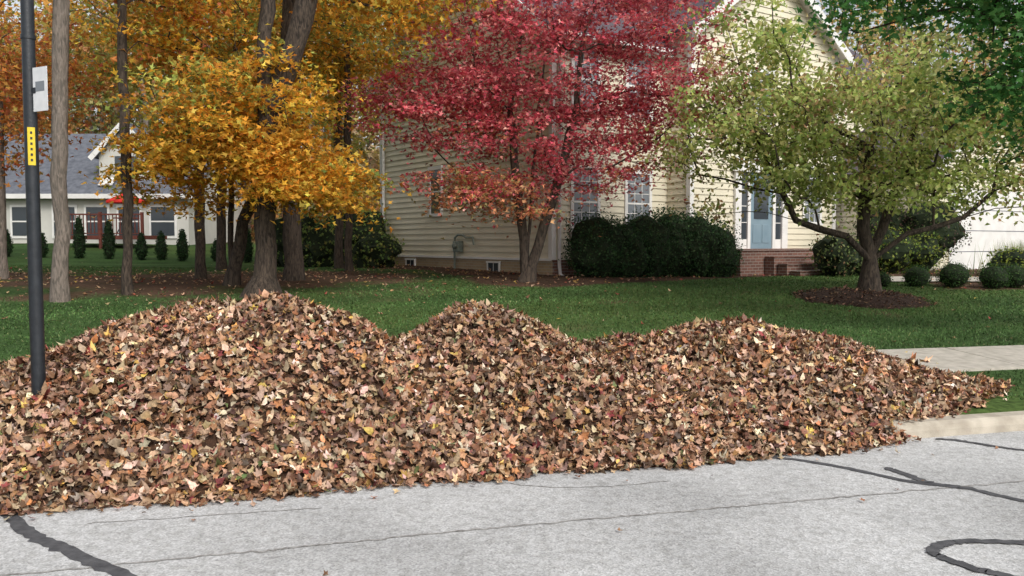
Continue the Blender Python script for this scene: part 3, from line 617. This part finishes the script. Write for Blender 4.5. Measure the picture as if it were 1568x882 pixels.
tube('downspout_back',H,[(-.08,8.7,5.6),(-.08,8.7,.3),(-.3,8.6,.08)],.045,M_trim)
def window(name,o,d,t,z,wd,ht,gl,mx=2,my=4,sash=True,fw=.09):
    o=np.array(o,float);d=np.array(d,float)
    E=empty(name); E.parent=H; q=o+d*t; E.location=(q[0],q[1],z); E.rotation_euler=(0,0,math.atan2(d[1],d[0]))
    box('glass',E,(-wd/2,-.037,0),(wd/2,-.030,ht),gl)
    box('casing_l',E,(-wd/2-fw,-.06,-.0),(-wd/2,-.004,ht),M_trim);box('casing_r',E,(wd/2,-.06,-.0),(wd/2+fw,-.004,ht),M_trim)
    box('head',E,(-wd/2-fw-.02,-.075,ht),(wd/2+fw+.02,-.004,ht+fw*1.2),M_trim);box('sill',E,(-wd/2-fw-.02,-.09,-fw),(wd/2+fw+.02,-.004,0),M_trim)
    if sash: box('meeting_rail',E,(-wd/2,-.05,ht/2-.022),(wd/2,-.0375,ht/2+.022),M_trim)
    for k in range(1,mx): box('muntin_v%d'%k,E,(-wd/2+wd*k/mx-.009,-.046,0),(-wd/2+wd*k/mx+.009,-.0375,ht),M_trim)
    for k in range(1,my):
        if sash and abs(k/my-.5)<.01: continue
        box('muntin_h%d'%k,E,(-wd/2,-.045,ht*k/my-.009),(wd/2,-.0377,ht*k/my+.009),M_trim)
FD=(1,0); GD=(0,-1)
for t in (1.0,2.75):
    window('window_front_lower',(0,0),FD,t,1.15,.75,1.5,M_blind,3,6); window('window_front_upper',(0,0),FD,t,4.15,.75,1.4,M_blind,3,6)
window('window_gable',(0,9),GD,3.55,1.75,.55,1.25,M_glass,1,2)
for t in (2.0,6.55):
    window('basement_window',(0,9),GD,t,.12,.5,.26,M_glass,2,1,False,.035)
window('window_wing_upper',(3.8,-.82),FD,2.7,4.2,.9,1.3,M_blind,3,6)
window('window_wing_lower',(3.8,-.82),FD,5.0,1.5,.7,1.5,M_blind,3,6)
me_=empty('utility_meter'); me_.parent=H; me_.location=(-.1,4.1,.75)
box('meter_box',me_,(-.1,-.14,-.1),(.08,.14,.2),M_meter,.015); tube('conduit',me_,[(0,.2,-.6),(0,.2,.1),(0,.18,.3),(0,0,.38),(0,-.25,.36),(0,-.4,.3),(0,-.75,.3),(0,-.8,.1)],.03,M_meter)
tube('meter_dial',me_,[(-.1,0,.07),(-.16,0,.07),(-.165,0,.07)],[.08,.08,.001],M_meter,14)
ex=6.53; fy=-.82
box('door',H,(ex-.46,fy-.05,.72),(ex+.46,fy-.03,2.8),M_door)
box('door_glass',H,(ex-.3,fy-.06,1.55),(ex+.3,fy-.053,2.6),M_glass)
box('door_panel_l',H,(ex-.34,fy-.062,.9),(ex-.05,fy-.0525,1.4),M_door,.006);box('door_panel_r',H,(ex+.05,fy-.062,.9),(ex+.34,fy-.0525,1.4),M_door,.006)
tube('door_handle',H,[(ex+.4,fy-.1,1.7),(ex+.4,fy-.1,1.85)],.015,M_black)
for s in(-1,1):
    box('sidelight_%d'%s,H,(ex+s*.72-.14,fy-.045,1.0),(ex+s*.72+.14,fy-.03,2.78),M_glass)
    for k in range(1,4): box('side_muntin%d_%d'%(k,s),H,(ex+s*.72-.14,fy-.056,1.0+k*.44),(ex+s*.72+.14,fy-.046,1.02+k*.44),M_trim)
    box('jamb_in_%d'%s,H,(ex+s*.52-.058,fy-.085,.72),(ex+s*.52+.058,fy-.022,2.8),M_trim); box('jamb_out_%d'%s,H,(ex+s*.98-.12,fy-.1,.72),(ex+s*.98+.12,fy-.022,2.8),M_trim)
    box('side_panel_%d'%s,H,(ex+s*.72-.14,fy-.05,.72),(ex+s*.72+.14,fy-.03,1.0),M_trim)
box('entablature',H,(ex-1.2,fy-.16,2.8),(ex+1.2,fy-.022,3.2),M_trim)
box('porch',H,(4.3,-2.05,-.5),(8.3,-.823,.70),M_brick)
box('porch_cap',H,(4.27,-2.08,.702),(8.33,-.825,.745),M_brick)
for k in range(3): box('step_%d'%k,H,(5.2+.09*k,-2.05-.32*(k+1),-.5),(8.3+.1*k,-2.084-.32*k,.53-.175*k),M_brick); box('tread_%d'%k,H,(5.18+.09*k,-2.07-.32*(k+1),.532-.175*k),(8.32+.1*k,-2.09-.32*k,.56-.175*k),M_brick)
siding('garage_side_siding',(10.2,-.02),(10.2,-3.5),.2,3.0,full); siding('garage_front_siding',(10.2,-3.5),(17.4,-3.5),.2,3.0+.6*3.6,gab(3.0,.6)); siding('garage_right_siding',(17.4,-3.5),(17.4,6),.2,3,full)
wallbox('garage_base',10.2,-3.5,17.4,6,-.6,.2,M_conc)
for s,x0 in((0,9.85),(1,17.75)):
    slab('garage_roof_%d'%s,H,[(x0,-3.85,3.0-.35*.6+.1),(x0,6,3.0-.35*.6+.1),(13.8,6,5.26),(13.8,-3.85,5.26)],.09,M_roof)
    beam('garage_rake_%d'%s,H,(x0,-3.88,2.75),(13.8,-3.88,5.13),.04,.22,M_trim)
box('garage_door',H,(11.3,-3.56,.05),(16.3,-3.53,2.45),M_trim)
for k in range(1,4): box('garage_groove_%d'%k,H,(11.3,-3.565,.05+k*.6-.01),(16.3,-3.5605,.05+k*.6+.01),M_roofg)
wv=[];wf=[]
pts=[(8.6,19.95),(9.3,20.0),(11,20.0),(13,19.9),(16,20.3),(20,21)]
for k,(x,y) in enumerate(pts):
    for dy in(-.55,.55): wv.append((x,y+dy,float(gz(x,y+dy))+.03))
for k in range(len(pts)-1): wf.append((2*k,2*k+2,2*k+3,2*k+1))
mesh_obj('walkway',wv,wf,M_conc)

# ---------------------------------------------------------------- background house
B=empty('grey_roof_house',(-18.2,37,1.5))
def bbox(n,lo,hi,m): return box(n,B,lo,hi,m)
bbox('body',(-6,0,-.8),(4.2,8,2.35),M_side2)
slab('roof_front',B,[(-6.4,-.4,2.15),(4.6,-.4,2.15),(4.6,4,5.3),(-6.4,4,5.3)],.12,M_roofg); slab('roof_back',B,[(-6.4,8.4,2.15),(4.6,8.4,2.15),(4.6,4,5.3),(-6.4,4,5.3)],.12,M_roofg)
mesh_obj('end_gable',[(4.2,0,2.35),(4.2,8,2.35),(4.2,4,5.15)],[(0,1,2)],M_side2,B)
bbox('gable_wing',(.1,.6,2.35),(2.5,5,4.0),M_side2); mesh_obj('wing_gable',[(.1,.6,4.0),(2.5,.6,4.0),(1.3,.6,5.25)],[(0,1,2)],M_side2,B)
slab('wing_roof_l',B,[(-.15,.3,3.85),(-.15,5,3.85),(1.3,5,5.4),(1.3,.3,5.4)],.08,M_roofg); slab('wing_roof_r',B,[(2.75,.3,3.85),(2.75,5,3.85),(1.3,5,5.4),(1.3,.3,5.4)],.08,M_roofg)
beam('wing_rake_l',B,(-.15,.28,3.75),(1.3,.28,5.3),.05,.22,M_trim); beam('wing_rake_r',B,(2.75,.28,3.75),(1.3,.28,5.3),.05,.22,M_trim)
bbox('wing_window',(.8,.57,2.9),(1.8,.595,3.9),M_glass)
bbox('fascia',(-6.4,-.46,2.0),(4.6,-.405,2.2),M_trim)
for k,(a,b) in enumerate([(-5.2,-4.2),(-3.4,-2.4),(-1.6,-.7),(-.2,.7),(1.2,2.1),(2.6,3.6)]):
    bbox('win_casing_%d'%k,(a-.1,-.05,.3),(b+.1,-.004,1.75),M_trim); bbox('win_%d'%k,(a,-.07,.42),(b,-.0505,1.65),M_glass); bbox('win_bar_%d'%k,(a,-.085,1.0),(b,-.0705,1.06),M_trim)
slab('skylight',B,[(.3,-.0,2.62),(.9,-.0,2.62),(.9,.45,2.95),(.3,.45,2.95)],.05,M_trim)
D=empty('wooden_deck',(-16.2,34.6,1.4))
box('platform',D,(-1.6,-1,.35),(1.7,1.3,.5),M_deck)
for k in range(23): box('baluster_%d'%k,D,(-1.55+k*.145,-1,.55),(-1.52+k*.145,-.97,1.3),M_deck)
box('rail_top',D,(-1.6,-1.03,1.3),(1.7,-.94,1.36),M_deck);box('rail_low',D,(-1.6,-1.01,.56),(1.7,-.96,.6),M_deck)
for x in(-1.6,0,1.65): box('post%d'%int(x*10),D,(x-.05,-1.04,-.6),(x+.05,-.93,1.42),M_deck)
Um=empty('patio_umbrella',(-15.8,35.0,1.9)); cv=[(0,0,1.78)];cf=[]
for k in range(8):
    a=k*math.pi/4; cv+= [(.78*math.cos(a),.78*math.sin(a),1.42),(.78*math.cos(a),.78*math.sin(a),1.33)]
for k in range(8):
    i0=1+2*k;i1=1+2*((k+1)%8); cf+=[(0,i0,i1),(i0,i0+1,i1+1,i1)]
mesh_obj('canopy',cv,cf,M_red,Um); tube('pole',Um,[(0,0,0),(0,0,1.76)],.025,M_trim)
table=empty('patio_table',(-15.8,35.0,1.9))
tube('top',table,[(0,0,.7),(0,0,.74),(0,0,.741)],[.5,.5,.001],M_deck,16)
for k in range(4): a=k*math.pi/2+.7; tube('leg_%d'%k,table,[(.1*math.cos(a),.1*math.sin(a),.7),(.4*math.cos(a),.4*math.sin(a),0)],.02,M_black)

# ---------------------------------------------------------------- post
x,y=-3.47,6.2; LPst=empty('lamp_post',(x,y,.1))
tube('pole',LPst,[(0,0,0),(0,0,.9),(0,0,2.5),(0,0,5.0)],[.049,.048,.045,.040],M_black,20)
tube('base_collar',LPst,[(0,0,0),(0,0,.3),(0,0,.34),(0,0,.345)],[.08,.08,.06,.05],M_black,20)
for z in(1.0,3.0): tube('band_%d'%int(z),LPst,[(0,0,z),(0,0,z+.03)],.0505,M_black,20)
tube('lantern_base',LPst,[(0,0,5.0),(0,0,5.05),(0,0,5.1)],[.05,.12,.1],M_black,16); tube('lantern_glass',LPst,[(0,0,5.1),(0,0,5.4)],[.1,.15],M_blind,8); tube('lantern_cap',LPst,[(0,0,5.4),(0,0,5.43),(0,0,5.6),(0,0,5.62)],[.19,.18,.04,.01],M_black,16)
sg=empty('plate'); sg.parent=LPst; sg.location=(.02,-.02,2.62); sg.rotation_euler=(0,0,R(-28))
box('sign_sheet',sg,(.03,-.004,-.14),(.19,.0,.17),M_sign); box('bracket',sg,(0,-.008,-.01),(.06,-.0045,.03),M_black); box('print',sg,(.06,-.0055,.0),(.16,-.0045,.07),M_blind)
tg=empty('tag'); tg.parent=LPst; tg.location=(0,0,2.1); tg.rotation_euler=(0,0,R(30))
V=[];F=[]
for k in range(7):
    a=R(-90-30+k*10)
    for z in(0,.27): V.append((.0487*math.cos(a),.0487*math.sin(a),z))
for k in range(6): F.append((2*k,2*k+2,2*k+3,2*k+1))
mesh_obj('yellow_band',V,F,M_yellow,tg)
for k in range(6): box('glyph_%d'%k,tg,(-.007,-.0515,.028+k*.039),(.007,-.0485,.045+k*.039),M_text)

# ---------------------------------------------------------------- camera
cd=bpy.data.cameras.new('camera'); cd.lens=29.96; cd.sensor_width=36; cd.clip_end=2000; cd.clip_start=.05
co=bpy.data.objects.new('camera',cd); COL.objects.link(co); co.location=(0,0,1.65); co.rotation_euler=(R(86.9),0,0); S.camera=co
